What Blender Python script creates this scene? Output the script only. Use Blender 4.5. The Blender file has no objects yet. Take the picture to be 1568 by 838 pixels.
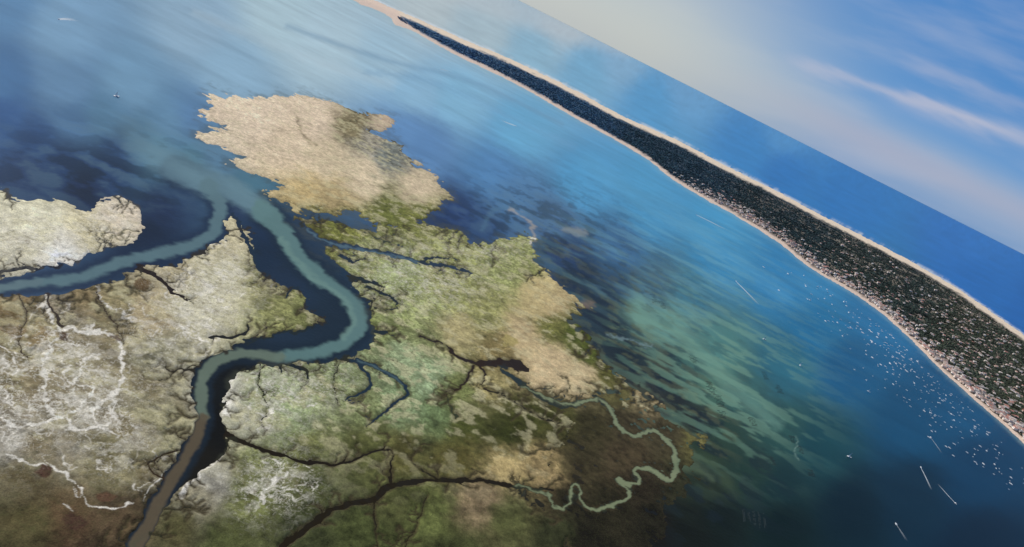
import bpy, math, random
import numpy as np
from mathutils import Matrix, Vector
random.seed(4); rng=np.random.default_rng(7)
scene=bpy.context.scene

# ------------------------------------------------------------------ image pixel coordinates, projected through the camera onto the ground
F=1100.0; PHI=math.atan(0.503); D0=379.0; TH=math.atan(D0/F); H=500.0
cP,sP,cT,sT=math.cos(PHI),math.sin(PHI),math.cos(TH),math.sin(TH)
def chart(px,py):
    a=np.asarray(px,float)-784; b=419-np.asarray(py,float)
    s=a*cP-b*sP; t=a*sP+b*cP
    return s,D0-t
def ground(px,py):
    s,d=chart(px,py); t=D0-d
    return H*s/(d*cT), H*(F*cT+t*sT)/(d*cT)
def G(p): 
    x,y=ground(p[0],p[1]); return float(x),float(y)

# ------------------------------------------------------------------ noise
TAB=rng.random((8,256,256))
def vn(x,y,k=0):
    xi=np.floor(x).astype(np.int64); yi=np.floor(y).astype(np.int64)
    fx=x-xi; fy=y-yi; fx=fx*fx*fx*(fx*(fx*6-15)+10); fy=fy*fy*fy*(fy*(fy*6-15)+10)
    T=TAB[k%8]; x0=xi&255; x1=(xi+1)&255; y0=yi&255; y1=(yi+1)&255
    return (T[x0,y0]*(1-fx)+T[x1,y0]*fx)*(1-fy)+(T[x0,y1]*(1-fx)+T[x1,y1]*fx)*fy
def fbm(x,y,o=4,k=0):
    r=np.zeros_like(x); a=.5; n=0
    for i in range(o):
        r+=a*vn(x+17.3*i,y-9.1*i,k+i); n+=a; a*=.5
        x,y=(x*.8-y*.6)*2.03,(x*.6+y*.8)*2.03
    return r/n
def sstep(a,b,x):
    t=np.clip((x-a)/(b-a),0,1); return t*t*(3-2*t)
def lin(c):
    c=np.asarray(c,float)/255.0
    return np.where(c<=.04045,c/12.92,((c+.055)/1.055)**2.4)

# ------------------------------------------------------------------ grid
sv=np.concatenate([[-2600,-2000,-1600,-1300,-1120,-1020,-950],np.arange(-910,911,1.6),[950,1020,1120,1300,1600,2000,2600]])
dv=np.concatenate([[.8,1.6,3,5,8,12,16,20,25],np.arange(30,86,3),np.arange(88,1112,1.6),[1130,1180,1240,1320,1420]])
S,D=np.meshgrid(sv,dv); nr,nc=S.shape
S=S.ravel(); D=D.ravel(); T_=D0-D
PX=784+S*cP+T_*sP; PY=419-(-S*sP+T_*cP)
X=H*S/(D*cT); Y=H*(F*cT+T_*sT)/(D*cT)

w1=fbm(X/45,Y/45,4,0)-.5; w2=fbm(X/45+50,Y/45+31,4,2)-.5
w3=fbm(X/11,Y/11,3,4)-.5; w4=fbm(X/11+7,Y/11+3,3,5)-.5
near=sstep(150,320,D)
U=PX+near*(w1*26+w3*16)+(1-near)*w1*3; V=PY+near*(w2*20+w4*14)+(1-near)*w2*2
U2=PX+w1*10+w3*8; V2=PY+w2*9+w4*7

def smooth(pts,closed=False,n=4):
    P=[np.array(p,float) for p in pts]; out=[]; L=len(P)
    rngi=range(L) if closed else range(L-1)
    for i in rngi:
        if closed: p0,p1,p2,p3=P[i-1],P[i],P[(i+1)%L],P[(i+2)%L]
        else: p0,p1,p2,p3=P[max(i-1,0)],P[i],P[i+1],P[min(i+2,L-1)]
        for j in range(n):
            t=j/n
            out.append(.5*((2*p1)+(-p0+p2)*t+(2*p0-5*p1+4*p2-p3)*t*t+(-p0+3*p1-3*p2+p3)*t**3))
    if not closed: out.append(P[-1])
    return np.array(out)
def linedist_i(u,v,P,R):
    """distance to a polyline near it only: returns (indices, distance, interpolated column)"""
    idx=np.nonzero((u>P[:,0].min()-R)&(u<P[:,0].max()+R)&(v>P[:,1].min()-R)&(v<P[:,1].max()+R))[0]
    uu=u[idx]; vv=v[idx]; dd=np.full(len(idx),float(R)); va=np.zeros(len(idx))
    for i in range(len(P)-1):
        a=P[i];b=P[i+1]
        m=np.nonzero((uu>min(a[0],b[0])-R)&(uu<max(a[0],b[0])+R)&(vv>min(a[1],b[1])-R)&(vv<max(a[1],b[1])+R))[0]
        if not len(m): continue
        ex,ey=b[0]-a[0],b[1]-a[1]; l2=ex*ex+ey*ey+1e-9
        t=np.clip(((uu[m]-a[0])*ex+(vv[m]-a[1])*ey)/l2,0,1)
        q=np.hypot(uu[m]-a[0]-t*ex,vv[m]-a[1]-t*ey)
        k=q<dd[m]; mm=m[k]; dd[mm]=q[k]
        if P.shape[1]>2: va[mm]=a[2]+(b[2]-a[2])*t[k]
    return idx,dd,va
def linedist(u,v,P,R):
    dist=np.full(u.shape,float(R)); val=np.zeros(u.shape)
    i,d,va=linedist_i(u,v,P,R); dist[i]=d; val[i]=va
    return dist,val
def inside(u,v,P):
    r=np.zeros(u.shape,bool)
    idx=np.nonzero((u>P[:,0].min())&(u<P[:,0].max())&(v>P[:,1].min())&(v<P[:,1].max()))[0]
    uu=u[idx];vv=v[idx]; c=np.zeros(len(idx),bool)
    for i in range(len(P)):
        a=P[i-1];b=P[i]
        if a[1]==b[1]: continue
        c^=((a[1]>vv)!=(b[1]>vv))&(uu<(b[0]-a[0])*(vv-a[1])/(b[1]-a[1])+a[0])
    r[idx]=c; return r
def sdpoly(u,v,pts,R=30,n=3):
    P=smooth(pts,True,n); Pc=np.vstack([P,P[:1]])
    d,_=linedist(u,v,Pc,R); return np.where(inside(u,v,P),d,-d)
def blob(x,y,rx,ry,a=1): return a*np.exp(-(((PX-x)/rx)**2+((PY-y)/ry)**2))

# ------------------------------------------------------------------ coast lines
island=[(318,142),(335,150),(365,147),(400,150),(432,143),(470,146),(500,155),(540,168),(590,178),(603,190),(590,200),(565,203),(600,218),(622,238),(655,260),(678,283),(692,303),(672,316),(660,330),(640,347),(600,348),(560,338),(540,324),(500,328),(455,322),(430,308),(402,292),(440,285),(415,276),(395,272),(365,262),(350,250),(378,245),(345,230),(325,225),(298,206),(320,200),(350,195),(325,187),(303,178),(320,168),(312,152)]
west_isle=[(-400,250),(-100,285),(0,286),(15,303),(50,305),(80,302),(110,312),(135,320),(150,303),(185,303),(208,315),(217,340),(205,360),(180,375),(150,383),(130,397),(100,410),(70,408),(50,415),(0,425),(-100,436),(-400,450)]
west=[(-400,470),(-100,452),(0,452),(50,458),(110,450),(170,430),(240,408),(300,390),(342,368),(352,345),(360,328),(375,355),(388,385),(405,420),(432,436),(470,455),(468,468),(505,488),(470,500),(420,514),(375,518),(345,540),(318,548),(300,575),(298,640),(275,690),(243,745),(215,795),(190,850),(150,960),(-400,1100)]
east=[(450,332),(490,335),(530,344),(575,350),(640,344),(700,355),(720,375),(760,370),(808,360),(824,378),(818,400),(840,420),(870,445),(897,472),(882,495),(905,520),(925,545),(945,575),(975,588),(1000,603),(1012,622),(990,628),(955,612),(925,600),(900,603),(868,602),(845,625),(872,655),(850,690),(838,712),(850,735),(820,748),(795,760),(850,790),(865,815),(885,850),(910,960),(150,1000),(232,815),(285,745),(300,735),(345,690),(345,668),(338,630),(355,600),(372,568),(430,560),(510,552),(555,535),(580,512),(572,480),(552,452),(528,420),(505,400),(482,370),(462,348)]
mudflat=[(860,590),(930,600),(1010,625),(1045,650),(1062,690),(1055,740),(1030,790),(1010,850),(1000,960),(840,960),(845,800),(790,755),(825,700),(850,640)]
tuft=[(1068,664),(1078,662),(1086,672),(1078,686)]
sd_isl=sdpoly(U,V,island); sd_wi=sdpoly(U,V,west_isle)
sd_e=sdpoly(U,V,east)
sd=np.maximum(np.maximum(sd_isl,sd_wi),np.maximum(sdpoly(U,V,west),sd_e))
# the eastern and southern fringes dissolve into islets
zone=np.clip(blob(900,500,45,70)+blob(980,605,50,30)+.8*blob(850,400,40,50)+.5*blob(640,335,60,25),0,1)
isl_n=fbm(X/24,Y/24,4,6)-.5
sd=np.where(sd>-29,sd+zone*(isl_n*46-3),sd)
sd_mud=sdpoly(U+w1*30,V+w2*30,mudflat)
sd_mud=np.where(sd_mud>-29,sd_mud+sstep(20,-10,sd_mud)*(fbm(X/30+8,Y/30,4,2)-.5)*50,sd_mud)
sd_m=np.maximum(sd_mud,sdpoly(U,V,tuft)); firm=sd.copy(); sd=np.maximum(sd,sd_m)
inner=[(300,-90),(420,-55),(500,-22),(545,3),(575,15),(598,27),(605,38),(618,42),(640,52),(700,85),(760,114),(820,145),(870,175),(930,208),(985,240),(1030,275),(1080,305),(1130,333),(1190,370),(1240,410),(1300,445),(1350,480),(1400,525),(1440,565),(1490,610),(1530,645),(1568,680),(1660,770),(1800,900),(2100,1150)]
outer=[(2100,850),(1800,660),(1660,575),(1565,511),(1510,472),(1460,438),(1400,403),(1330,366),(1260,331),(1180,288),(1100,248),(1040,216),(960,181),(900,149),(840,118),(780,90),(720,65),(660,38),(600,12),(560,-6),(500,-34),(420,-70),(300,-115)]
Us=PX+w1*3+w3*1.5; Vs=PY+w2*3+w4*1.5
SPIT=smooth(inner+outer,True,3)
sp_in,_=linedist(Us,Vs,smooth(inner),60); sp_out,_=linedist(Us,Vs,smooth(outer),60)
isin=inside(Us,Vs,SPIT)
sd_spit=np.where(isin,np.minimum(sp_in,sp_out),-np.minimum(sp_in,sp_out))

# ------------------------------------------------------------------ base colours, far water with haze painted in
def splat(u,v,L,r2=350.,p=2.2):
    acc=np.zeros((len(u),3)); ws=np.zeros(len(u))
    for (x,y,c) in L:
        w=((u-x)**2+(v-y)**2+r2)**(-p)*1e6
        ws+=w; acc+=w[:,None]*lin(c)[None,:]
    return acc/ws[:,None]
W=[(0,0,(84,128,168)),(100,50,(112,152,184)),(300,40,(134,168,192)),(500,60,(162,192,206)),(600,85,(150,186,206)),(430,15,(160,190,202)),(350,110,(130,168,194)),(200,130,(106,148,180)),(100,130,(96,136,172)),(0,120,(70,112,156)),(0,180,(52,88,136)),(60,215,(46,76,118)),(110,190,(76,114,152)),(160,180,(82,124,156)),(180,230,(46,74,112)),(170,262,(38,62,98)),(215,215,(72,110,138)),(240,225,(85,130,155)),(290,255,(78,122,142)),(100,250,(38,62,98)),(40,265,(42,64,98)),(130,290,(32,48,78)),(250,320,(32,48,78)),(280,300,(40,62,92)),(230,360,(26,40,62)),(260,190,(94,136,168)),(290,180,(84,124,164)),(330,240,(84,122,150)),(380,290,(70,112,132)),(365,315,(34,50,80)),(400,390,(26,42,62)),(440,430,(30,46,66)),(400,350,(28,46,72)),(520,480,(28,42,56)),(545,440,(35,55,75)),(330,590,(20,24,26)),(330,650,(18,20,20)),(310,720,(25,25,22)),  # upper-left points paled to paint distance haze into the water
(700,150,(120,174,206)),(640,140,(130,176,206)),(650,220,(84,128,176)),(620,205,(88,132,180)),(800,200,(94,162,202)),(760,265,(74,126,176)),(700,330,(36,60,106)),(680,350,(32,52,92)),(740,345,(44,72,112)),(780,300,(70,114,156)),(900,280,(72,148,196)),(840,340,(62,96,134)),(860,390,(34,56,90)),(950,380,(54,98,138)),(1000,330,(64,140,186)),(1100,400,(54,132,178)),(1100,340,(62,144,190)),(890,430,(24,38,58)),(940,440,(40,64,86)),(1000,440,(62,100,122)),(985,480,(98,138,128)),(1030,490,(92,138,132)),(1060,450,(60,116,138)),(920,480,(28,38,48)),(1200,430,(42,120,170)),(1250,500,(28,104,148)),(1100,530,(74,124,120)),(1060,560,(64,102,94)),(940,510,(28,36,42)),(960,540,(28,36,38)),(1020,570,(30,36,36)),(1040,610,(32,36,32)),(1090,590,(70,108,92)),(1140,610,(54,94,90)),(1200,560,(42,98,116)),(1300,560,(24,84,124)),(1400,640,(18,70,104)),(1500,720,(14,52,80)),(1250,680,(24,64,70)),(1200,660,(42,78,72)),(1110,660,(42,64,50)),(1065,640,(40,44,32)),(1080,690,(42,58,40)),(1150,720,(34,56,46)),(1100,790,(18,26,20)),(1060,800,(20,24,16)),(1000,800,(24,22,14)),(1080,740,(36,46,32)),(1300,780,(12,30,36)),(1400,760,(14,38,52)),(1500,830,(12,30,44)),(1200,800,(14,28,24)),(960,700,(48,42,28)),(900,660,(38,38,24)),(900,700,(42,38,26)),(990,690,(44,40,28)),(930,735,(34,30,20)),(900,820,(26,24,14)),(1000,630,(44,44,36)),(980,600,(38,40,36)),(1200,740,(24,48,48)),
(1000,150,(66,144,196)),(1150,225,(42,122,186)),(1300,310,(28,108,178)),(1500,420,(22,96,172)),(1600,480,(20,90,166)),(900,105,(104,164,200)),(820,75,(130,176,200)),(740,45,(160,186,196)),(650,10,(172,190,194)),(1200,210,(70,138,194)),(1050,135,(92,152,198)),(950,92,(118,166,200)),(860,42,(160,184,196)),(1500,375,(34,104,180)),(1200,260,(28,108,178)),(1350,480,(34,104,150)),(1250,420,(46,124,172)),(1000,275,(68,146,192)),(1480,620,(20,74,110))]  # ocean points towards the left horizon fade into painted haze
L=[(330,165,(214,194,166)),(400,170,(214,194,166)),(480,180,(208,188,160)),(450,220,(206,186,156)),(330,210,(205,188,160)),(550,270,(202,184,152)),(640,290,(190,172,142)),(470,300,(182,160,112)),(510,300,(170,150,108)),(600,330,(110,114,56)),(640,330,(120,122,60)),(545,195,(128,116,84)),(590,188,(180,160,135)),(600,235,(112,116,108)),(560,215,(140,134,118)),(500,250,(196,178,146)),
(60,340,(204,198,168)),(180,330,(206,192,168)),(20,390,(196,190,165)),(100,398,(222,218,205)),(130,360,(196,186,150)),
(350,370,(186,176,142)),(340,430,(194,188,158)),(300,470,(188,182,155)),(400,430,(150,146,100)),(430,480,(146,146,92)),(470,480,(120,122,75)),(230,480,(166,150,116)),(250,420,(176,164,130)),(240,540,(150,145,118)),(100,600,(152,144,120)),(30,490,(128,108,74)),(20,560,(136,124,94)),(180,470,(140,128,94)),(130,440,(120,105,75)),(150,600,(158,150,126)),(60,680,(130,120,96)),(10,660,(164,158,142)),(170,720,(112,104,76)),(240,650,(130,124,94)),(230,590,(144,136,108)),
(400,600,(154,162,120)),(450,640,(154,166,120)),(370,640,(160,158,130)),(345,610,(190,186,168)),(320,740,(150,146,132)),(300,765,(140,134,112)),(500,600,(146,152,108)),(550,620,(124,132,88)),(520,570,(146,156,112)),(650,580,(142,158,120)),(620,550,(148,162,122)),(620,620,(130,148,106)),(670,630,(112,130,88)),(700,600,(108,114,68)),(710,650,(64,68,30)),(770,660,(46,50,20)),(800,640,(58,60,26)),(850,640,(66,66,32)),(740,590,(156,144,98)),(840,560,(194,172,132)),(880,580,(192,172,132)),(830,460,(186,168,120)),(850,470,(178,158,116)),(880,510,(70,80,30)),(905,540,(76,84,34)),(850,500,(114,114,60)),(600,420,(162,170,116)),(560,400,(148,152,98)),(700,385,(156,158,96)),(520,352,(126,128,62)),(480,340,(112,110,58)),(640,470,(158,164,106)),(700,450,(152,154,94)),(740,470,(152,150,94)),(770,410,(152,156,98)),(810,380,(148,152,92)),(700,510,(162,150,106)),(800,520,(180,160,120)),(600,490,(126,134,80)),(760,540,(136,120,78)),(640,520,(142,148,98)),
(400,720,(118,122,76)),(380,760,(106,110,64)),(470,680,(108,110,66)),(560,680,(84,86,48)),(620,690,(84,80,44)),(700,700,(86,80,42)),(780,716,(172,152,104)),(830,722,(150,130,90)),(650,790,(92,98,54)),(600,770,(78,80,46)),(780,790,(80,82,48)),(740,765,(120,104,78)),(850,820,(42,44,26)),(500,750,(70,74,42)),(470,810,(54,58,34)),(350,820,(70,74,42)),(280,800,(72,68,42)),(180,790,(78,64,46)),(100,800,(82,64,46)),(40,800,(72,66,42)),(150,850,(54,44,32)),(30,740,(86,80,58)),(990,612,(150,134,100)),(960,595,(92,88,52)),(560,820,(70,76,42)),(700,850,(60,64,36)),(930,570,(84,82,40)),
(900,655,(50,46,28)),(960,640,(52,46,32)),(960,700,(64,54,38)),(890,700,(54,48,32)),(1020,660,(60,54,38)),(1040,740,(42,42,28)),(940,780,(34,31,20)),(1000,800,(28,26,18)),(900,820,(26,24,16)),(985,745,(40,34,24)),(860,760,(40,36,24)),(1076,672,(110,104,62))]
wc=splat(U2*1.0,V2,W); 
lc=splat(U,V,L,250.,2.4)

n_str=fbm(X/260,Y/90,5,3); n_pat=fbm(X/38,Y/38,5,1)
wc*= (1+ .16*(n_str-.5)*2)[:,None]
weed=blob(960,560,130,150)+blob(150,270,180,70)+blob(1100,720,110,130)+blob(780,330,130,60,.9)+blob(380,370,60,60,.8)+blob(860,400,90,60,.8)
wf=np.clip(weed,0,1)*sstep(.48,.62,n_pat)*.6
wc=wc*(1-wf[:,None])+lin((24,34,40))*wf[:,None]
lf=np.clip(blob(150,250,180,70)+.7*blob(780,320,130,50),0,1)*sstep(.5,.32,n_pat)*.35
wc=wc*(1-lf[:,None])+lin((88,118,132))*lf[:,None]
# brown-green shoals off the eastern marsh
sh=np.clip(blob(960,500,90,90)+blob(1060,640,70,80)+.7*blob(860,380,50,50),0,1)
bf=sh*sstep(.52,.62,fbm(X/30+3,Y/22,5,4))*.55
wc=wc*(1-bf[:,None])+lin((84,92,66))*bf[:,None]
sf=np.clip(blob(1080,550,140,120)+.5*blob(1160,650,90,70),0,1)*sstep(.47,.62,fbm(X/70+4,Y/30,5,6))*.5
wc=wc*(1-sf[:,None])+lin((112,154,134))*sf[:,None]
sf=np.clip(blob(1010,400,200,80),0,1)*sstep(.5,.66,fbm(X/160+4,Y/60,5,7))*.25
wc=wc*(1-sf[:,None])+lin((120,176,190))*sf[:,None]

def wpaint(pts,w,c,a=1.,soft=2.5,n=4,u=None,v=None):
    """colour a strip of water; w and a may be lists (per point)"""
    global wc
    u=U2 if u is None else u; v=V2 if v is None else v
    P=np.array(pts,float); ww=np.full(len(P),w,float) if np.isscalar(w) else np.array(w,float)
    P=smooth(np.column_stack([P,ww]),False,n)
    i,d,val=linedist_i(u,v,P,ww.max()+soft+6)
    if not np.isscalar(a):
        Pa=np.column_stack([P[:,:2],np.interp(np.linspace(0,1,len(P)),np.linspace(0,1,len(a)),a)])
        _,_,av=linedist_i(u,v,Pa,ww.max()+soft+6)
    else: av=a
    m=(1-sstep(val-soft,val+soft,d))*av*(val>0)
    wc[i]=wc[i]*(1-m[:,None])+lin(c)*m[:,None]
wpaint([(440,40),(500,62),(560,82),(620,100),(700,118),(780,150),(860,190)],3,(98,138,168),.5,5,u=PX+w1*6,v=PY+w2*3)
wpaint([(560,110),(640,120),(720,150),(800,190),(880,225)],4,(98,144,180),.35,6)
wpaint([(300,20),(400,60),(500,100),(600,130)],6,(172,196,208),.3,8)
wpaint([(900,250),(1000,320),(1100,380),(1200,450)],10,(88,162,204),.3,14)
wpaint([(560,-52),(700,-14),(800,22),(880,52),(960,84)],[20,20,18,12,2],(184,194,196),.45,12,u=PX,v=PY)  # horizon haze painted as a pale strip in the water colour
wpaint([(975,462),(985,490),(1030,505),(1080,550),(1130,600),(1190,650)],[8,10,9,14,12,8],(104,148,134),.5,10)
chA=[(120,150),(170,185),(215,225),(270,262),(318,285),(338,312),(332,345),(300,373),(240,388),(180,404),(130,424),(60,435),(0,440),(-100,444),(-400,455)]
wA=[20,20,18,15,12,10,10,9,9,9,8,7,6,6,6]
chB=[(190,170),(240,228),(300,262),(350,288),(400,320),(430,352),(455,392),(490,425),(530,455),(553,490),(535,518),(490,538),(430,546),(370,541),(330,556),(310,588),(310,640),(290,692),(260,742),(232,795),(205,850),(170,960)]
wB=[24,18,16,15,15,14,13,12,11,11,10,9,8,8,8,8,8,8,9,10,11,12]
wpaint(chA[3:],[a+10 for a in wA[3:]],(28,44,68),.75,6)
wpaint(chB[4:],[a+9 for a in wB[4:]],(26,40,54),.75,6)
wpaint(chA[:5],wA[:5],(98,132,148),[0,.1,.35,.6,.85],9)
wpaint(chB[:5],wB[:5],(98,132,146),[0,.3,.6,.8,.9],9)
wpaint(chA[4:],wA[4:],(86,116,126),.88,4)
wpaint(chB[4:13],wB[4:13],(88,122,124),.9,4)
wpaint([(430,365),(455,400),(490,432),(530,465),(545,492),(525,515)],4,(108,142,136),.5,4)
wpaint(chB[12:17],wB[12:17],(94,112,102),.92,3)
wpaint(chB[16:],wB[16:],(84,78,64),.92,3)
wpaint([(60,435),(0,440),(-100,444),(-400,455)],6,(88,112,122),.7,3)
carve=np.full(len(PX),99.)
def cut(P,Rr,fac,off=0.,u=None,v=None):
    i,d,val=linedist_i(U2 if u is None else u,V2 if v is None else v,P,Rr)
    g=np.where((val>0)&(d<Rr-.5),d-val*fac-off,99.); carve[i]=np.minimum(carve[i],g)
    return i,d,val
for P,w in ((chA,wA),(chB,wB)):
    cut(smooth(np.column_stack([np.array(P,float),np.array(w,float)]),False,4),45,1.,1.)

creeks=[
([(455,338),(475,356),(500,373),(550,381),(600,390),(640,401),(700,412),(722,420)],[6,7,7,5,5,4,3.5,2],(38,54,72)),
([(640,401),(670,395),(700,398)],[2.5,2,1],(34,44,50)),
([(520,390),(540,400),(560,398)],[3,2,1],(30,40,50)),
([(560,440),(590,452),(610,465),(600,475)],[4,3,2,1],(32,42,46)),
([(540,425),(570,432),(590,440)],[4,3,1.5],(32,42,46)),
([(570,505),(590,510),(605,516)],[4,3,1],(32,42,46)),
([(505,545),(545,556),(565,575),(566,592),(545,606),(530,612)],[5,4.5,4,3.5,3,1],(30,46,60)),
([(545,552),(585,568),(615,585),(624,602),(600,622),(580,640),(562,652)],[5,4.5,4,4,3,2.5,1],(30,46,60)),
([(430,553),(450,562),(470,570),(476,582)],[5,4,3.5,2],(28,36,40)),
([(428,560),(430,575)],[3,1.5],(28,36,40)),
([(345,665),(375,680),(430,696),(490,711),(540,706),(575,690),(600,688)],[6,5,4,3,2.6,2.4,1],(30,26,18)),
([(440,830),(480,800),(520,776),(570,764),(600,744),(650,738),(700,735),(750,738),(800,747),(845,752)],[7,7,5.5,6.5,7,4.5,4.5,5,4,3],(32,28,18)),
([(600,742),(596,722),(602,700),(600,690)],[4,2.2,1.6,1],(32,28,18)),
([(570,764),(574,800),(580,850)],[2.2,1.4,1.2],(34,30,18)),
([(400,880),(440,830)],[9,7],(32,28,18)),
([(668,520),(690,535),(705,548),(735,556),(765,556),(790,560),(808,567)],[2,2.5,3,5,8,9,4],(40,30,18)),
([(725,560),(715,580),(700,598),(690,596)],[3,2.5,2,1],(44,34,20)),
([(640,515),(668,522)],[1.6,2],(40,32,20)),
([(735,556),(745,575),(735,590)],[4,2,1],(42,32,20)),
([(700,640),(690,620),(684,605)],[2,2,1],(50,56,36)),
([(770,565),(790,580),(812,596),(830,610),(862,622),(890,618)],[4,5,5,6,6,6],(38,50,52)),
([(215,412),(240,425),(258,440),(275,452),(290,460)],[5,5,4,2.4,1],(36,28,22)),
([(320,515),(350,515),(375,510),(380,498)],[2,4,3.5,2],(34,36,34)),
([(385,520),(430,515),(470,505),(505,500)],[5,5,5,8],(32,42,46)),
([(300,570),(280,566),(265,570)],[4,2,1],(40,38,28)),
([(360,330),(372,360),(390,395),(408,425)],[4,4,5,5],(28,44,60)),
([(436,455),(455,440),(475,446),(482,458)],[2,3,3,3],(30,44,56)),
([(272,690),(240,700),(225,712)],[3,2,1],(44,36,24)),
([(260,735),(235,725),(225,705)],[2,2,1],(50,40,28)),
([(0,418),(30,410),(60,412),(90,414)],[5,3,3,4],(28,32,40)),
([(720,590),(760,600),(800,625),(830,640),(860,650)],[1.5,1.2,1.2,1.5,1.5],(38,36,20)),
([(655,760),(640,800),(620,840)],[1.2,1.,1.],(38,36,20)),
([(670,735),(640,715),(625,700)],[2,1.3,1],(38,36,20)),
([(75,452),(78,470),(96,500)],[2.4,2.4,4],(50,44,38)),
([(560,352),(590,372),(615,378)],[2,1.5,.8],(48,56,40)),
([(150,450),(158,475),(180,500),(190,530)],[1.6,1.4,1.2,1],(56,48,36)),
([(30,455),(40,490),(30,520),(45,560)],[1.8,1.4,1.2,.9],(56,48,36)),
([(400,560),(395,590),(410,620),(400,650)],[1.8,1.4,1.2,.9],(40,44,32)),
([(520,560),(510,590),(520,620)],[1.8,1.4,1.],(40,44,32)),
]
CRK=[]
# side branches grown from every creek, channel bank and marsh edge
def grow(x,y,a,Ln,w,c,depth,br=.3,wig=.36):
    pts=[(x,y)];ws=[w]; st=random.uniform(4,6.5); n=max(2,int(Ln/st))
    for i in range(n):
        a+=random.gauss(0,wig); x+=math.cos(a)*st; y+=math.sin(a)*st*.72
        pts.append((x,y)); ws.append(max(.4,w*(1-.75*(i+1)/n)))
        if depth>0 and random.random()<br:
            grow(x,y,a+random.choice((-1,1))*random.uniform(.6,1.2),Ln*random.uniform(.3,.55),ws[-1]*.75,c,depth-1,br,wig)
    CRK.append((pts,ws,c,False))
for pts,w,c in creeks:
    P=smooth(pts,False,3)
    for i in range(1,len(P)):
        dx,dy=P[i]-P[i-1]; sg=math.hypot(dx,dy)
        if random.random()<sg/22:
            a=math.atan2(dy/.72,dx)+random.choice((-1,1))*random.uniform(.5,1.4)
            grow(P[i][0],P[i][1],a,random.uniform(10,44),random.uniform(.9,1.6),c,2,.25)
for poly,den,c in ((east,28,(40,42,32)),(west,24,(44,42,36)),(west_isle,50,(60,62,62))):
    P=smooth(poly,True,3)
    for i in range(len(P)):
        x,y=P[i]; x0,y0=P[i-1]
        if x<-50 or y>850: continue
        dx,dy=x-x0,y-y0; sg=math.hypot(dx,dy)
        if random.random()<sg/(den*(2.2 if x>780 else 1)):
            a=math.atan2(dy,dx)+math.pi/2+random.uniform(-.6,.6)
            grow(x,y,a,random.uniform(12,54),random.uniform(1.0,2.1),c,2,.25)
CRK=[(p,w,c,True) for p,w,c in creeks]+CRK
UB=PX+w3*9+w1*5; VB=PY+w4*8+w2*5
for pts,w,c,main in CRK:
    P=smooth(np.column_stack([np.array(pts,float),np.array(w,float)]),False,3 if main else 2)
    i,d,v=cut(P,16 if main else 7,.62 if main else .45,0,UB,VB)
    m=(1-sstep(v,v+(5 if main else 3),d))*(v>0)*.95*(sd[i]>-4)
    wc[i]=wc[i]*(1-m[:,None])+lin(c)*m[:,None]
    if not main:
        m=(1-sstep(v*.4,v*1.0+1.2,d))*(v>0)*.6
        lc[i]=lc[i]*(1-m[:,None])+lin((54,52,34))*m[:,None]
i,d,v=linedist_i(UB,VB,smooth([(455,180,1.4),(460,200,1.6),(470,215,1.6),(485,225,.8)]),9)
m=(1-sstep(v*.5,v+2,d))*.6*(v>0); lc[i]=lc[i]*(1-m[:,None])+lin((126,112,86))*m[:,None]
wpaint([(470,352),(500,374),(550,383),(600,392),(640,402)],1.4,(84,112,128),.7,1.2)
wpaint([(545,553),(585,569),(613,585),(618,600)],1.3,(84,110,118),.6,1.2)
MC=(118,132,104)
MP=[(800,590),(830,608),(862,620),(895,618),(915,612),(935,625),(948,655),(975,666),(1000,658),(1015,672),(1030,690),(1034,722),(1024,738),(1005,722),(982,716),(972,724),(982,738),(962,742),(945,732),(962,752),(960,762),(932,776),(905,780),(890,770),(885,748),(872,744),(874,768),(862,780),(848,778),(840,762),(815,750),(790,742)]
MW=[a*.8 for a in [1.5,2,2.4,2.6,2.6,3,3.2,3.4,3.4,3.6,4,5.5,4,4,3.6,3.4,3.4,3,3,3,3.2,3.2,2.6,2.6,2.2,2.2,2,1.8,1.6,1.5,1.2,1]]
um,vm_=PX+w3*9+w1*6,PY+w4*9+w2*6
wpaint(MP,[a+4 for a in MW],(46,52,40),.8,2,u=um,v=vm_)
wpaint(MP,MW,MC,.9,1.3,u=um,v=vm_)
cut(smooth(np.column_stack([np.array(MP,float),np.array(MW,float)]),False,4),14,1.,.5,um,vm_)
wpaint([(1034,712),(1060,715),(1090,735)],[7,7,4],(86,106,82),.5,6)
wpaint([(1050,700),(1075,705),(1100,725),(1130,760)],[4,8,8,3],(62,82,60),.5,8)
wpaint([(930,512),(950,520),(965,518),(985,528),(1000,530)],[.8,1.5,1.2,1.5,.8],(104,130,136),.7,1.2)
wpaint([(740,350),(750,330),(760,322),(790,318)],[3,3,3,2],(74,112,138),.5,4)
wpaint([(780,322),(800,330),(815,345),(818,368)],[3,2,2.5,3],(170,160,140),.5,2)
wpaint([(866,350),(895,357)],[5,5],(130,140,142),.6,4)
wpaint([(890,466),(905,466)],[5,5],(124,108,92),.6,4)
wpaint([(1220,670),(1218,690),(1224,705)],.8,(120,150,140),.6,1)
fr=np.where(~isin,1-sstep(0,7,sp_in),0)*.35
wc=wc*(1-fr[:,None])+lin((130,170,180))*fr[:,None]
fr=np.where(~isin,1-sstep(.5,3.5,sp_out),0)*.7
wc=wc*(1-fr[:,None])+lin((206,218,226))*fr[:,None]
fs=(1-sstep(0,16,-np.maximum(sd_isl,sd_e)+w3*8))*sstep(.42,.6,n_pat)*.4*(sd<0)
wc=wc*(1-fs[:,None])+lin((70,76,64))*fs[:,None]

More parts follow.
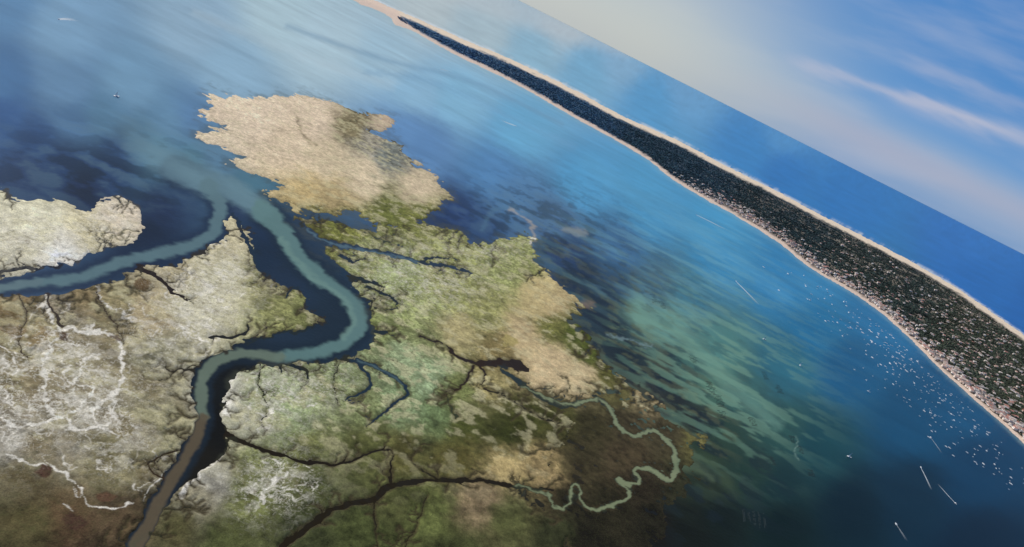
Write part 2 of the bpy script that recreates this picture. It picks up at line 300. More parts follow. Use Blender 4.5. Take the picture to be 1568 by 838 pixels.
# ------------------------------------------------------------------ marsh land detail
sd=np.minimum(sd,carve)
clump=fbm(X/7,Y/7,4,6); clump2=fbm(X/22,Y/22,4,7); big=fbm(X/80,Y/80,3,3)
sand=sstep(.25,.5,lc[:,0])
lc=lc*(1+(clump-.5)[:,None]*(1.2-.6*sand)[:,None]+(clump2-.5)[:,None]*(1.1-.7*sand)[:,None]+(big-.5)[:,None]*.35)
gr=np.clip((lc[:,1]-lc[:,2]*1.35)*6,0,1)*(1-sand)
dk=sstep(.54,.63,fbm(X/5.5+3,Y/5.5,4,1))*.45*gr
lc=lc*(1-dk[:,None])+lin((48,54,26))*dk[:,None]
dk=sstep(.54,.68,fbm(X/26+9,Y/26,5,4))*.42*gr
lc=lc*(1-dk[:,None])+lin((66,72,34))*dk[:,None]
lk=sstep(.52,.66,fbm(X/17+2,Y/17+8,5,2))*.5*(1-.5*sand)*(firm>0)*sstep(800,600,PY)
lc=lc*(1-lk[:,None])+lin((196,188,148))*lk[:,None]
# terracotta-olive sward on the south-west flats
bo=sstep(.48,.62,fbm(X/34+1,Y/34+2,5,1))*np.clip(blob(120,640,220,160),0,1)*.5
lc=lc*(1-bo[:,None])+lin((104,88,58))*bo[:,None]
vm=np.clip(blob(130,600,90,75)+blob(20,620,50,70)+blob(320,435,70,55)+blob(260,510,60,50,.7)+blob(420,610,60,50,.8)+blob(430,740,50,45,.8)+blob(60,365,110,45,.7)+blob(600,420,70,45,.7)+blob(60,540,50,60,.6)+blob(380,760,30,40,.5)+blob(190,690,50,40,.5)+blob(690,440,60,40,.5)+blob(170,330,60,40,.5)+blob(510,590,40,30,.5)+blob(740,380,80,20,.5),0,1)
rv=np.abs(fbm(X/16+w1*2,Y/16+w2*2,3,2)-.5)
vein=(1-sstep(.0,.035,rv))*vm*sstep(.4,.6,fbm(X/50,Y/50,3,6)+.12)
lc=lc*(1-.7*vein[:,None])+lin((218,212,196))*.7*vein[:,None]
rv=np.abs(fbm(X/9+w1*2+5,Y/9+w2*2,3,6)-.5)
vein=(1-sstep(.0,.03,rv))*vm*sstep(.45,.58,fbm(X/36+5,Y/36,3,1))
lc=lc*(1-.7*vein[:,None])+lin((222,216,202))*.7*vein[:,None]
salt=sstep(.53,.66,fbm(X/13+5,Y/13,5,5))*vm*.5
lc=lc*(1-salt[:,None])+lin((214,208,192))*salt[:,None]
brk=fbm(X/6,Y/6,3,3)
def lpaint(pts,w,c,a=1.,soft=1.2):
    P=np.array(pts,float); ww=np.full(len(P),w,float) if np.isscalar(w) else np.array(w,float)
    P=smooth(np.column_stack([P,ww]),False,4)
    i,d,val=linedist_i(PX+w3*18+w1*12,PY+w4*16+w2*11,P,ww.max()*2+soft+4)
    wv=val*np.clip(3.2*brk[i]-.7,.15,2)
    m=(1-sstep(wv-soft*.6,wv+soft,d))*a*(val>0)
    lc[i]=lc[i]*(1-m[:,None])+lin(c)*m[:,None]
WV=(228,222,208)
for pts,w in [
 ([(72,455),(76,485),(96,512),(78,530),(68,560),(66,600),(72,630),(88,640)],2.3),
 ([(98,505),(130,508),(165,514),(184,530),(190,560),(184,590),(160,612),(140,628)],2.6),
 ([(150,440),(156,462),(175,478),(208,490)],1.5),([(120,590),(140,600),(120,620),(100,640),(110,660),(150,655),(185,668),(195,660)],2.3),
 ([(0,640),(25,655),(60,650),(90,640)],2.8),([(80,716),(105,730),(122,748),(130,765)],1.3),([(130,768),(165,778),(200,772)],.8),
 ([(0,530),(15,545),(20,570)],1.5),([(95,570),(110,590),(125,560),(150,545)],1.8),([(20,620),(0,600)],2),([(85,530),(120,535),(150,530)],1.4),
 ([(362,570),(356,590),(350,600),(345,630)],2.4),([(338,695),(325,715),(300,735),(280,760)],3.2),([(270,690),(262,720),(232,745),(222,770)],1.2),([(10,700),(60,712),(80,716)],.9),
 ([(60,412),(100,405),(135,392)],3),([(400,770),(415,745),(440,725)],1.6),([(140,630),(150,650),(175,640)],1.5),([(800,330),(812,360),(820,380)],1.6)]:
    lpaint(pts,w,WV,.85)
CRK=[]
for _ in range(110):
    cx,cy,sx,sy=random.choice([(120,600,55,45),(120,600,45,60),(330,440,40,35),(30,600,30,50),(420,610,35,30),(430,740,25,25),(260,500,40,30),(170,690,50,30),(140,480,40,20)])
    grow(random.gauss(cx,sx),random.gauss(cy,sy),random.uniform(0,6.28),random.uniform(12,50),random.uniform(.7,1.5),None,1,.2,.6)
for pts,w,_,_ in CRK: lpaint(pts,w,WV,.62,1.1)
for x,y,rx,ry,c in [(212,437,17,9,(84,62,34)),(98,518,9,7,(70,50,38)),(62,720,12,8,(74,50,40)),(180,520,7,5,(80,60,44)),(108,802,22,12,(70,50,40)),(165,760,16,8,(90,66,50)),(780,525,12,12,(160,146,92))]:
    m=(1-sstep(.75,1.1,np.hypot((U-x)/rx,(V-y)/ry)))*.9
    lc=lc*(1-m[:,None])+lin(c)*m[:,None]
rim=(1-sstep(0,4.,sd+w3*5))*(.75-.5*sand)*(1-.7*vm)
lc=lc*(1-rim[:,None])+lin((58,50,34))*rim[:,None]
# spit ground; far end blued with painted haze
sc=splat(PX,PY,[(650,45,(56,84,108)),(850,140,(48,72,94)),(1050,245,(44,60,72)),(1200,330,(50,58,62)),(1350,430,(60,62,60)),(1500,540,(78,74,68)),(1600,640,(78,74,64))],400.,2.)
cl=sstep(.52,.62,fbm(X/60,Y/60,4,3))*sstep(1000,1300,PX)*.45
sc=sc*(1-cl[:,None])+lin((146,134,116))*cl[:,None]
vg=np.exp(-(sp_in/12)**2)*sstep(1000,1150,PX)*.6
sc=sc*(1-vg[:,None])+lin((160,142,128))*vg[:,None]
bw=6.4+4*(fbm(X/150,Y/150,3,2)-.3); b=(1-sstep(bw-1.5,bw+1.5,sp_out))*.97
iw=2.6+2.4*fbm(X/60,Y/60,3,4)+sstep(640,596,PX)*14
bi=(1-sstep(iw-1,iw+1.2,sp_in))*.92
sc=sc*(1-b[:,None])+lin((216,198,174))*b[:,None]
sc=sc*(1-bi[:,None])+lin((208,186,168))*bi[:,None]

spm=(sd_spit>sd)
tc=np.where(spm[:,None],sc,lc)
tc=np.clip(tc*1.04,.004,.75)
Z=np.where(sd>0,np.minimum(sd*.22,1.3)+(clump-.5)*.5*sstep(0,6,sd)+.05,np.maximum(sd*.35,-3))
mudonly=(sd>0)&(firm<0)
Z=np.where(mudonly,np.minimum(Z,.05+.35*np.clip(clump2-.4,-.3,1)+(brk-.5)*.25),Z)
Zs=np.where(sd_spit>0,np.minimum(sd_spit*.6,5)+.05,np.maximum(sd_spit*.6,-3))
Z=np.maximum(Z,Zs)
wc=np.clip(wc*np.array([1.10,1.0,.90]),.003,.7)
MASK=np.column_stack([vm*(~spm),np.clip(gr+.25,0,1)*(~spm)*(1-sand*.8),sand*(~spm)])

def grid_mesh(name,z,col,mask=None,extra=None):
    q=np.arange(nr*nc).reshape(nr,nc)
    f=np.stack([q[:-1,:-1],q[:-1,1:],q[1:,1:],q[1:,:-1]],-1).reshape(-1,4)[:, ::-1]
    v=np.column_stack([X,Y,z])
    if mask is not None:
        f=f[mask[f].any(1)]
        used=np.unique(f); re=np.full(nr*nc,-1); re[used]=np.arange(len(used)); f=re[f]; v=v[used]; col=col[used]
        if extra is not None: extra=extra[used]
    ob=make_mesh(name,v,f,col,True)
    if extra is not None:
        a=ob.data.color_attributes.new('cover','FLOAT_COLOR','POINT')
        a.data.foreach_set('color',np.column_stack([extra,np.ones(len(extra))]).astype(np.float32).ravel())
    return ob
def make_mesh(name,v,f,col=None,smooth_=False):
    me=bpy.data.meshes.new(name); k=f.shape[1]
    me.vertices.add(len(v)); me.vertices.foreach_set('co',np.ascontiguousarray(v,dtype=np.float32).ravel())
    me.loops.add(f.size); me.loops.foreach_set('vertex_index',np.ascontiguousarray(f,dtype=np.int32).ravel())
    me.polygons.add(len(f)); me.polygons.foreach_set('loop_start',np.arange(0,f.size,k,dtype=np.int32))
    me.polygons.foreach_set('loop_total',np.full(len(f),k,dtype=np.int32))
    me.polygons.foreach_set('use_smooth',np.full(len(f),smooth_))
    me.update(calc_edges=True)
    if col is not None:
        a=me.color_attributes.new('tint','FLOAT_COLOR','POINT')
        a.data.foreach_set('color',np.column_stack([col,np.ones(len(col))]).astype(np.float32).ravel())
    ob=bpy.data.objects.new(name,me); scene.collection.objects.link(ob); return ob

# ------------------------------------------------------------------ materials
def base_mat(name,rough=.9,spec=.2):
    m=bpy.data.materials.new(name); m.use_nodes=True; nt=m.node_tree
    b=nt.nodes['Principled BSDF']; b.inputs['Roughness'].default_value=rough
    b.inputs['Specular IOR Level'].default_value=spec
    return m,nt,b
def N(nt,t,**k):
    n=nt.nodes.new(t)
    for a,v in k.items(): setattr(n,a,v)
    return n
def tint_mat(name,scales,amp,rough=.9,spec=.2,bump=0,bscale=.2,stretch=None,cover=False):
    m,nt,b=base_mat(name,rough,spec)
    at=N(nt,'ShaderNodeAttribute',attribute_name='tint'); tcn=N(nt,'ShaderNodeTexCoord')
    cur=at.outputs['Color']; src=tcn.outputs['Object']
    def lk(a,b_): nt.links.new(a,b_)
    if stretch:
        mp=N(nt,'ShaderNodeMapping'); mp.inputs['Scale'].default_value=stretch; mp.inputs['Rotation'].default_value=(0,0,.1)
        lk(src,mp.inputs['Vector']); src=mp.outputs['Vector']
    def noise(sc_,det=6,ro=.65,dist=0):
        no=N(nt,'ShaderNodeTexNoise'); no.inputs['Scale'].default_value=sc_; no.inputs['Detail'].default_value=det; no.inputs['Roughness'].default_value=ro
        no.inputs['Distortion'].default_value=dist; lk(src,no.inputs['Vector']); return no.outputs['Fac']
    def rng_(v,a,b_,lo,hi,sm=False):
        mr=N(nt,'ShaderNodeMapRange'); 
        if sm: mr.interpolation_type='SMOOTHSTEP'
        for k_,q in zip(('From Min','From Max','To Min','To Max'),(a,b_,lo,hi)): mr.inputs[k_].default_value=q
        lk(v,mr.inputs['Value']); return mr.outputs[0]
    def ma(op,a,b_):
        n_=N(nt,'ShaderNodeMath',operation=op)
        for i_,q in enumerate((a,b_)):
            if isinstance(q,(int,float)): n_.inputs[i_].default_value=q
            elif q is not None: lk(q,n_.inputs[i_])
        return n_.outputs[0]
    for sc_,am in zip(scales,amp):
        mx=N(nt,'ShaderNodeVectorMath',operation='SCALE'); lk(cur,mx.inputs[0]); lk(rng_(noise(sc_),.3,.7,1-am,1+am),mx.inputs['Scale']); cur=mx.outputs[0]
    if cover:
        cv=N(nt,'ShaderNodeAttribute',attribute_name='cover'); sp=N(nt,'ShaderNodeSeparateColor'); lk(cv.outputs['Color'],sp.inputs[0])
        def mixc(f_,c):
            mm=N(nt,'ShaderNodeMix',data_type='RGBA'); lk(f_,mm.inputs['Factor']); lk(cur,mm.inputs['A'])
            mm.inputs['B'].default_value=(*c,1); return mm.outputs['Result']
        def ridge(sc_,wd,dist): return rng_(ma('ABSOLUTE',ma('SUBTRACT',noise(sc_,2.5,.55,dist),.5),None),0,wd,1,0,True)
        f_=ma('MULTIPLY',ma('MULTIPLY',ridge(.035,.012,1.2),sp.outputs['Green']),rng_(noise(.012,2),.45,.6,0,.75,True)); cur=mixc(f_,(.04,.034,.016))
        f_=ma('MULTIPLY',ma('MULTIPLY',ridge(.09,.02,.8),sp.outputs['Green']),rng_(noise(.02,2),.42,.6,0,.55,True)); cur=mixc(f_,(.05,.05,.02))
        f_=ma('MULTIPLY',rng_(noise(.3,4,.7),.5,.6,0,.55,True),sp.outputs['Green']); cur=mixc(f_,(.045,.055,.018))
        f_=ma('MULTIPLY',ma('MULTIPLY',ridge(.10,.03,1.5),sp.outputs['Red']),rng_(noise(.03,3),.45,.58,0,.8,True)); cur=mixc(f_,(.7,.66,.56))
        f_=ma('MULTIPLY',rng_(noise(.22,5,.75),.54,.64,0,.75,True),sp.outputs['Red']); cur=mixc(f_,(.66,.63,.53))
        f_=ma('MULTIPLY',rng_(noise(.16,5,.75),.53,.63,0,.6,True),sp.outputs['Red']); cur=mixc(f_,(.15,.12,.065))
        f_=ma('MULTIPLY',ma('MULTIPLY',ridge(.02,.02,1.5),sp.outputs['Blue']),.3); cur=mixc(f_,(.24,.19,.12))
    lk(cur,b.inputs['Base Color'])
    if bump:
        bp=N(nt,'ShaderNodeBump'); bp.inputs['Strength'].default_value=bump; bp.inputs['Distance'].default_value=1.0
        lk(noise(bscale,5),bp.inputs['Height']); lk(bp.outputs[0],b.inputs['Normal'])
    return m
m_land=tint_mat('marsh_ground',[.12,.6],[.22,.38],.95,.1,.8,.5,cover=True)
m_water=tint_mat('bay_water',[.006,.03],[.04,.05],.35,.2,.35,.25,(.5,1,1))
m_water.node_tree.nodes['Principled BSDF'].inputs['IOR'].default_value=1.22
m_for=tint_mat('pine_foliage',[.05],[.25],.95,.05)
m_obj=tint_mat('painted_surface',[2.],[.06],.6,.3)

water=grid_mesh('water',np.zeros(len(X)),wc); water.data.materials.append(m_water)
terr=grid_mesh('tidal_marsh_terrain',Z,tc,mask=Z>-2.2,extra=MASK); terr.data.materials.append(m_land)
R=900000.
sb=make_mesh('ground',np.array([[-R,-R,-6],[R,-R,-6],[R,R,-6],[-R,R,-6]],float),np.array([[0,1,2,3]]),np.tile(lin((40,60,70)),(4,1)))
sb.data.materials.append(m_for)

# ------------------------------------------------------------------ pine forest
def spit_samples(n,lo_in,lo_out,xmin=520,xmax=1750):
    px=rng.uniform(xmin,xmax,n*6); py=rng.uniform(-60,900,n*6)
    m=inside(px,py,SPIT); px,py=px[m],py[m]
    di,_=linedist(px,py,smooth(inner),60); do,_=linedist(px,py,smooth(outer),60)
    k=(di>lo_in+rng.uniform(0,2.5,len(px)))&(do>lo_out+rng.uniform(0,3,len(px)))
    px,py,di,do=px[k],py[k],di[k],do[k]
    s,d=chart(px,py)
    return px,py,di,do,d
px,py,di,do,d=spit_samples(150000,3.6,9)
x,y=ground(px,py)
gap=fbm(x/60,y/60,4,3)
keep=~((gap>.55)&(px>1050)&(rng.random(len(px))<.7*sstep(1000,1300,px)))
vil=np.exp(-(di/15)**2)*sstep(1000,1120,px)
keep&=rng.random(len(px))>vil*.86
keep&=~((px<650)&(di<(650-px)*.2))
px,py,di,x,y,d=[a[keep] for a in (px,py,di,x,y,d)]
k=rng.permutation(len(px))[:55000]; px,py,di,x,y,d=[a[k] for a in (px,py,di,x,y,d)]
n=len(x)
a5=np.arange(5)*2*math.pi/5
tmpl=np.vstack([np.column_stack([np.cos(a5)*.75,np.sin(a5)*.75,np.full(5,.1)]),np.column_stack([np.cos(a5+.6),np.sin(a5+.6),np.full(5,.55)]),[[0,0,1.]]])
tf=[]
for i in range(5):
    j=(i+1)%5; tf+= [[i,j,5+i],[j,5+j,5+i],[5+i,5+j,10]]
tf=np.array(tf)
ang=rng.uniform(0,6.28,n); r=rng.uniform(3.5,7.5,n); h=rng.uniform(5,10,n)
sml=1-.35*np.exp(-(di/14)**2)*sstep(1000,1120,px); r*=sml; h*=sml
vv=np.repeat(tmpl[None],n,0)+rng.normal(0,.14,(n,11,3))
ca,sa=np.cos(ang)[:,None],np.sin(ang)[:,None]
VX=(vv[:,:,0]*ca-vv[:,:,1]*sa)*r[:,None]+x[:,None]; VY=(vv[:,:,0]*sa+vv[:,:,1]*ca)*r[:,None]+y[:,None]
VZ=vv[:,:,2]*h[:,None]+4
FF=(tf[None]+np.arange(n)[:,None,None]*11).reshape(-1,3)
fc=splat(px,py,[(650,45,(58,88,116)),(850,140,(48,76,98)),(1050,245,(42,62,72)),(1200,330,(42,56,58)),(1350,430,(48,58,54)),(1500,540,(58,64,54)),(1600,640,(58,62,50))],400.,2.)  # distant crowns tinted bluish, aerial haze painted into foliage colour
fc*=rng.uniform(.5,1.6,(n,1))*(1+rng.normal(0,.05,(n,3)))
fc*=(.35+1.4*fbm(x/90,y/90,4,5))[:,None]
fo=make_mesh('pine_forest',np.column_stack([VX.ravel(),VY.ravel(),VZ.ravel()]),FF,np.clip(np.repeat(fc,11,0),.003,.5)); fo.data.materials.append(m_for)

# ------------------------------------------------------------------ generic small-part builder
class B:
    def __init__(s): s.v=[];s.f=[];s.c=[]
    def add(s,v,f,c,x,y,a,z=0,sc=1):
        o=len(s.v); ca,sa=math.cos(a),math.sin(a); c=tuple(lin(c))
        for p in v:
            s.v.append((x+(p[0]*ca-p[1]*sa)*sc,y+(p[0]*sa+p[1]*ca)*sc,z+p[2]*sc)); s.c.append(c)
        for q in f: s.f.append(tuple(o+i for i in q))
    def done(s,name,mat,parent=None):
        me=bpy.data.meshes.new(name); me.from_pydata(s.v,[],s.f)
        at=me.color_attributes.new('tint','FLOAT_COLOR','POINT')
        at.data.foreach_set('color',np.column_stack([np.array(s.c),np.ones(len(s.c))]).astype(np.float32).ravel())
        ob=bpy.data.objects.new(name,me); scene.collection.objects.link(ob); me.materials.append(mat)
        if parent: ob.parent=parent
        return ob
def box(x0,x1,y0,y1,z0,z1):
    return [(x0,y0,z0),(x1,y0,z0),(x1,y1,z0),(x0,y1,z0),(x0,y0,z1),(x1,y0,z1),(x1,y1,z1),(x0,y1,z1)],[(0,3,2,1),(4,5,6,7),(0,1,5,4),(1,2,6,5),(2,3,7,6),(3,0,4,7)]
def gable(x0,x1,y0,y1,z0,z1):
    ym=(y0+y1)/2
    return [(x0,y0,z0),(x1,y0,z0),(x1,y1,z0),(x0,y1,z0),(x0,ym,z1),(x1,ym,z1)],[(0,1,5,4),(2,3,4,5),(1,2,5),(3,0,4),(0,3,2,1)]

vb=B()
px,py,di,do,d=spit_samples(60000,2.6,16,1010,1640)
pr=np.exp(-(di/12)**2)*sstep(1000,1100,px)*.22+.018*sstep(1150,1350,px)+.02*sstep(1380,1480,px)
k=rng.random(len(px))<pr; px,py=px[k][:2200],py[k][:2200]
for u_,v_ in zip(px,py):
    X0,Y0=G((u_,v_)); a=random.uniform(-.5,.5)+.3; w=random.uniform(8,17); dp=random.uniform(4,6.5); hh=random.uniform(4,9)
    wcol=random.choice([(236,230,222),(226,214,200),(200,184,170),(232,222,212)])
    rcol=random.choice([(196,140,122),(186,150,136),(204,170,152),(214,200,188),(156,142,132),(190,182,174)])
    vb.add(*box(-w/2,w/2,-dp,dp,0,hh),wcol,X0,Y0,a,4.5)
    vb.add(*gable(-w/2-.5,w/2+.5,-dp-.5,dp+.5,hh+.02,hh+2.6),rcol,X0,Y0,a,4.5)
    for wx in (-.25,.2):
        vb.add(*box(wx*w-.6,wx*w+.6,-dp-.05,-dp+.02,1,2.4),(50,60,70),X0,Y0,a,4.5)
vb.done('village_houses',m_obj)

# ------------------------------------------------------------------ boats
HV=[(-3.2,-1.1,-.2),(1.0,-1.2,-.2),(3.6,0,.0),(1.0,1.2,-.2),(-3.2,1.1,-.2),(-3.3,-1.3,.8),(1.2,-1.4,.9),(4.2,0,1.2),(1.2,1.4,.9),(-3.3,1.3,.8)]
HF=[(0,1,6,5),(1,2,7,6),(2,3,8,7),(3,4,9,8),(4,0,5,9),(5,6,7,8,9)]
def boat(bb,x,y,a,sc=1,mast=False,col=(228,230,230)):
    bb.add(HV,HF,col,x,y,a,0,sc)
    bb.add(*box(-1.2,1.2,-.8,.8,.86,1.7),(214,216,218),x,y,a,0,sc)
    bb.add(*box(.3,1.25,-.82,.82,1.2,1.55),(40,50,62),x,y,a,0.003,sc)
    if mast:
        bb.add(*box(.5,.62,-.06,.06,1.7,9.5),(200,200,200),x,y,a,0,sc)
        bb.add(*box(-2.6,.5,-.05,.05,2.3,2.45),(200,200,200),x,y,a,0,sc)
fleet=smooth([(1120,352),(1150,366),(1200,400),(1245,430),(1300,462),(1350,500),(1400,545),(1445,590),(1500,640),(1560,700),(1640,780),(1620,820),(1560,770),(1500,740),(1440,690),(1400,650),(1350,610),(1300,560),(1250,505),(1200,455),(1150,400)],True,3)
fb=B(); cnt=0
while cnt<360:
    u_,v_=random.uniform(1110,1640),random.uniform(350,820)
    if random.random()>.3:
        u_=random.gauss(1400,90); v_=random.gauss(.93*u_-745+0,38)
    if not inside(np.array([u_]),np.array([v_]),fleet)[0]: continue
    X0,Y0=G((u_,v_)); boat(fb,X0,Y0,random.gauss(2.2,.35),random.choice([.5,.6,.75,.9,1.1,1.35])*(1.25 if v_<560 else .9),random.random()<.3,random.choice([(240,241,241),(228,232,235),(210,218,226)])); cnt+=1
fb.done('moored_boats',m_obj)
for (u_,v_) in [(178,148),(1170,520),(1290,515),(1225,560),(1190,325),(1330,600),(1240,460),(1300,700)]:
    X0,Y0=G((u_,v_)); bb=B(); boat(bb,X0,Y0,random.uniform(0,3),1.3 if u_>300 else 1.6,True)
    bb.add([(.5,.08,2.5),(-2.6,.3,2.5),(.5,.08,9.3)],[(0,1,2)],(232,232,228),X0,Y0,.3,0,1.2); bb.done('sailboat',m_obj)

m_foam,nt,bs=base_mat('foam',.8,.2)
bs.inputs['Base Color'].default_value=(.75,.8,.82,1)
no=N(nt,'ShaderNodeTexNoise'); no.inputs['Scale'].default_value=.35; no.inputs['Detail'].default_value=6
tcn=N(nt,'ShaderNodeTexCoord'); nt.links.new(tcn.outputs['Object'],no.inputs['Vector'])
at=N(nt,'ShaderNodeAttribute',attribute_name='tint'); mr=N(nt,'ShaderNodeMapRange'); mr.inputs['From Min'].default_value=.25; mr.inputs['From Max'].default_value=.5
nt.links.new(no.outputs['Fac'],mr.inputs['Value']); mu=N(nt,'ShaderNodeMath',operation='MULTIPLY')
nt.links.new(mr.outputs[0],mu.inputs[0]); nt.links.new(at.outputs['Fac'],mu.inputs[1]); nt.links.new(mu.outputs[0],bs.inputs['Alpha'])
def wake(p,q,w,a=1.):
    """p = boat end, q = tail"""
    p=np.array(G(p)); q=np.array(G(q)); dr=q-p; Ln=np.linalg.norm(dr); dr/=Ln; nn=np.array([-dr[1],dr[0]])
    v=[];f=[];c=[]; K=16
    for i in range(K+1):
        t=i/K; hw=w*(.35+1.0*t); mid=p+dr*Ln*t+nn*math.sin(t*3)*w*.4
        for o_,al in ((-1,0),(-.5,1),(0,.75),(.5,1),(1,0)):
            pt=mid+nn*hw*o_; v.append((pt[0],pt[1],.06)); k_=al*(1-t**1.6)*a; c.append((k_,k_,k_))
    for i in range(K):
        for j in range(4):
            b0=i*5+j; f.append((b0,b0+1,b0+6,b0+5))
    ob=make_mesh('boat_wake',np.array(v),np.array(f),np.array(c)); ob.data.materials.append(m_foam)
    bb=B(); an=math.atan2(-dr[1],-dr[0]); boat(bb,p[0],p[1],an,1.0); bb.done('motorboat',m_obj)
wake((1066,329),(1112,352),12); wake((1127,431),(1162,467),6,.9); wake((1410,716),(1426,750),2.2); wake((1463,771),(1436,741),2.2)
wake((1425,670),(1442,694),2.,.7); wake((790,193),(767,184),14); wake((90,30),(118,31),9,.8); wake((1372,803),(1388,828),3,.35); wake((674,106),(690,110),8,.6)

# ------------------------------------------------------------------ oyster racks
ob_=B()
def racks(p,along,across,n,ln,gapp):
    x0,y0=G(p); 
    for i in range(n):
        cx=x0+across[0]*gapp*i; cy=y0+across[1]*gapp*i; a=math.atan2(along[1],along[0])
        L_=ln*random.uniform(.5,1.2); q=-L_/2+random.uniform(-3,3)
        while q<L_/2:
            if random.random()<.8: ob_.add(*box(q,q+2.6,-.7,.7,-.2,.25),(38,48,46),cx,cy,a)
            q+=3.2
def dirn(p,q):
    a=np.array(G(p)); b=np.array(G(q)); v=b-a; return v/np.linalg.norm(v)
for (u_,v_,n_,ln,gp) in [(1085,585,9,24,6),(1098,605,9,24,6),(1000,452,7,26,9),(1012,462,6,22,9),(1170,570,7,24,7),(1190,590,7,22,7),(1212,668,6,16,5),(1224,684,6,16,5),(1150,640,6,20,6),(1240,720,5,16,5),(1060,545,6,22,7),(1105,630,5,20,6),(1180,700,6,14,5)]:
    al=dirn((u_,v_),(u_+22,v_+4)); ac=dirn((u_,v_),(u_+5,v_+14)); racks((u_,v_),al,ac,n_,ln,gp)
for i in range(5):
    al=dirn((1135+8*i,770),(1140+8*i,820)); racks((1138+8*i,790+2*i),al,dirn((1135,770),(1150,770)),2,38,3.2)
ob_.done('oyster_racks',m_obj)

# ------------------------------------------------------------------ light, sky
el=math.radians(42); rot=math.radians(-60)
sd_=Vector((math.sin(rot)*math.cos(el),math.cos(rot)*math.cos(el),math.sin(el)))
sun=bpy.data.lights.new('sun','SUN'); sun.energy=3.8; sun.angle=math.radians(.5); sun.color=(1,.96,.89)
so=bpy.data.objects.new('sun',sun); so.rotation_euler=sd_.to_track_quat('Z','Y').to_euler(); scene.collection.objects.link(so)
w=bpy.data.worlds.new('World'); scene.world=w; w.use_nodes=True; nt=w.node_tree; nt.nodes.clear()
sky=N(nt,'ShaderNodeTexSky',sky_type='NISHITA'); sky.sun_disc=False; sky.sun_elevation=el; sky.sun_rotation=rot; sky.altitude=500; sky.dust_density=1.5
bg1=N(nt,'ShaderNodeBackground'); bg1.inputs['Strength'].default_value=.09; nt.links.new(sky.outputs[0],bg1.inputs['Color'])
tcn=N(nt,'ShaderNodeTexCoord'); sep=N(nt,'ShaderNodeSeparateXYZ'); nt.links.new(tcn.outputs['Generated'],sep.inputs[0])
def M(op,a,b=None,c=None):
    n_=N(nt,'ShaderNodeMath',operation=op)
    for i,v in enumerate((a,b,c)):
        if v is None: continue
        if isinstance(v,(int,float)): n_.inputs[i].default_value=v
        else: nt.links.new(v,n_.inputs[i])
    return n_.outputs[0]
def SS(a,b,x_,hi=1.,lo=0.):
    n_=N(nt,'ShaderNodeMapRange',interpolation_type='SMOOTHSTEP'); n_.inputs['From Min'].default_value=a; n_.inputs['From Max'].default_value=b
    n_.inputs['To Min'].default_value=lo; n_.inputs['To Max'].default_value=hi; nt.links.new(x_,n_.inputs['Value']); return n_.outputs[0]
yy=M('MAXIMUM',sep.outputs['Y'],.05)
az=M('DIVIDE',sep.outputs['X'],yy); e=M('DIVIDE',sep.outputs['Z'],yy)
ramp=N(nt,'ShaderNodeValToRGB'); nt.links.new(M('MULTIPLY',e,2.5),ramp.inputs[0])
cr=ramp.color_ramp; stops=[(0,(122,160,206)),(.06,(138,168,208)),(.14,(130,166,208)),(.22,(96,150,208)),(.38,(70,136,202)),(1,(56,120,194))]
while len(cr.elements)<len(stops): cr.elements.new(.5)
for e_,(p_,c_) in zip(cr.elements,stops): e_.position=p_; e_.color=(*lin(c_),1)
def mix(f_,a,c):
    n_=N(nt,'ShaderNodeMix',data_type='RGBA'); nt.links.new(f_,n_.inputs['Factor']); nt.links.new(a,n_.inputs['A'])
    n_.inputs['B'].default_value=(*lin(c),1); return n_.outputs['Result']
col=ramp.outputs[0]
cmb=N(nt,'ShaderNodeCombineXYZ'); nt.links.new(M('MULTIPLY',az,3.),cmb.inputs[0]); nt.links.new(M('MULTIPLY',M('SUBTRACT',e,M('MULTIPLY',az,.1)),16.),cmb.inputs[1])
n1=N(nt,'ShaderNodeTexNoise'); n1.inputs['Scale'].default_value=1.3; n1.inputs['Detail'].default_value=5; n1.inputs['Roughness'].default_value=.5; nt.links.new(cmb.outputs[0],n1.inputs['Vector'])
col=mix(M('MULTIPLY',SS(.42,.75,n1.outputs['Fac']),.4),col,(178,188,212))
bank=M('MULTIPLY',M('EXPONENT',M('MULTIPLY',M('POWER',M('DIVIDE',M('SUBTRACT',e,M('MULTIPLY_ADD',az,.03,.03)),.02),2.),-1.)),SS(.05,.3,az)); col=mix(M('MULTIPLY',bank,.6),col,(172,174,198))
hz=M('MULTIPLY',SS(.36,.0,az),SS(.3,.02,e)); col=mix(M('MULTIPLY',hz,.85),col,(200,204,198))
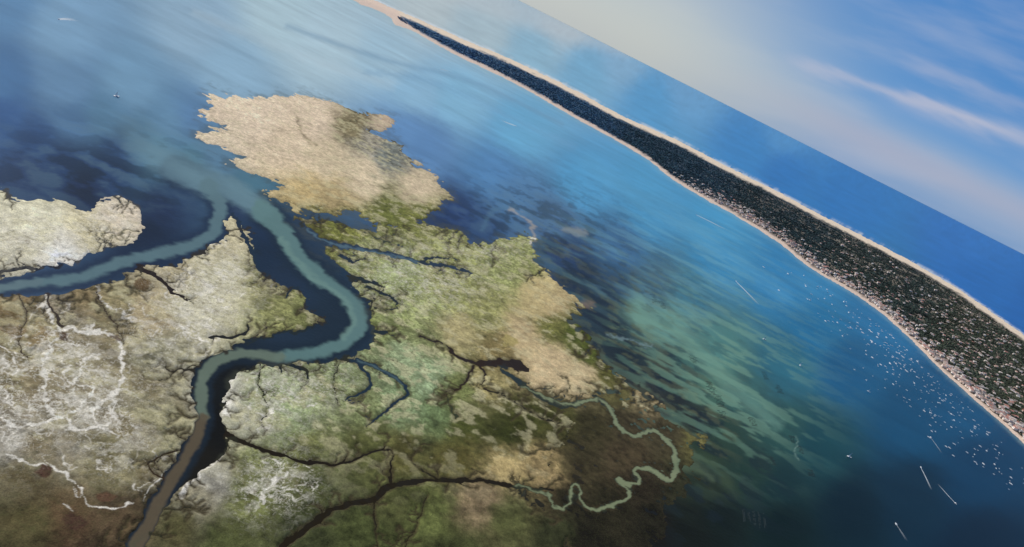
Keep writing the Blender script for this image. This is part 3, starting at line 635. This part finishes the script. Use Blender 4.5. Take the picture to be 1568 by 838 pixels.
cm2=N(nt,'ShaderNodeCombineXYZ'); nt.links.new(M('MULTIPLY',az,10.),cm2.inputs[0]); nt.links.new(M('MULTIPLY',e,50.),cm2.inputs[1])
n2=N(nt,'ShaderNodeTexNoise'); n2.inputs['Scale'].default_value=1.; n2.inputs['Detail'].default_value=4; nt.links.new(cm2.outputs[0],n2.inputs['Vector'])
for (e0,sl,a0,a1,wd,st) in [(.084,.128,.17,.5,.007,.45),(.093,.10,.29,.5,.006,.35),(.074,.16,.3,.6,.012,.3),(.128,.1,.3,.7,.007,.25)]:
    dd=M('SUBTRACT',e,M('ADD',M('MULTIPLY_ADD',M('SUBTRACT',az,.204),sl,e0),M('MULTIPLY',M('SUBTRACT',n2.outputs['Fac'],.5),.026)))
    g=M('MULTIPLY',M('EXPONENT',M('MULTIPLY',M('POWER',M('DIVIDE',dd,wd),2.),-1.)),M('MULTIPLY',SS(a0,a0+.06,az),SS(a1+.05,a1-.1,az)))
    col=mix(M('MULTIPLY',g,st),col,(198,196,212))
bg2=N(nt,'ShaderNodeBackground'); nt.links.new(col,bg2.inputs['Color']); bg2.inputs['Strength'].default_value=1.
mxs=N(nt,'ShaderNodeMixShader'); nt.links.new(SS(.6,.25,sep.outputs['Z'],.85),mxs.inputs[0]); nt.links.new(bg1.outputs[0],mxs.inputs[1]); nt.links.new(bg2.outputs[0],mxs.inputs[2])
wo=N(nt,'ShaderNodeOutputWorld'); nt.links.new(mxs.outputs[0],wo.inputs['Surface'])

# ------------------------------------------------------------------ camera
cam=bpy.data.cameras.new('camera'); cam.sensor_width=36; cam.lens=F/1568*36; cam.clip_start=1; cam.clip_end=2e6
co=bpy.data.objects.new('camera',cam); scene.collection.objects.link(co); scene.camera=co
Xv=Vector((1,0,0)); Uv=Vector((0,sT,cT)); Fv=Vector((0,cT,-sT))
rv_=Xv*cP+Uv*sP; uv_=-Xv*sP+Uv*cP
m=Matrix((rv_,uv_,-Fv)).transposed().to_4x4(); m.translation=Vector((0,0,H)); co.matrix_world=m
scene.view_settings.view_transform='Standard'; scene.view_settings.look='None'; scene.view_settings.exposure=0
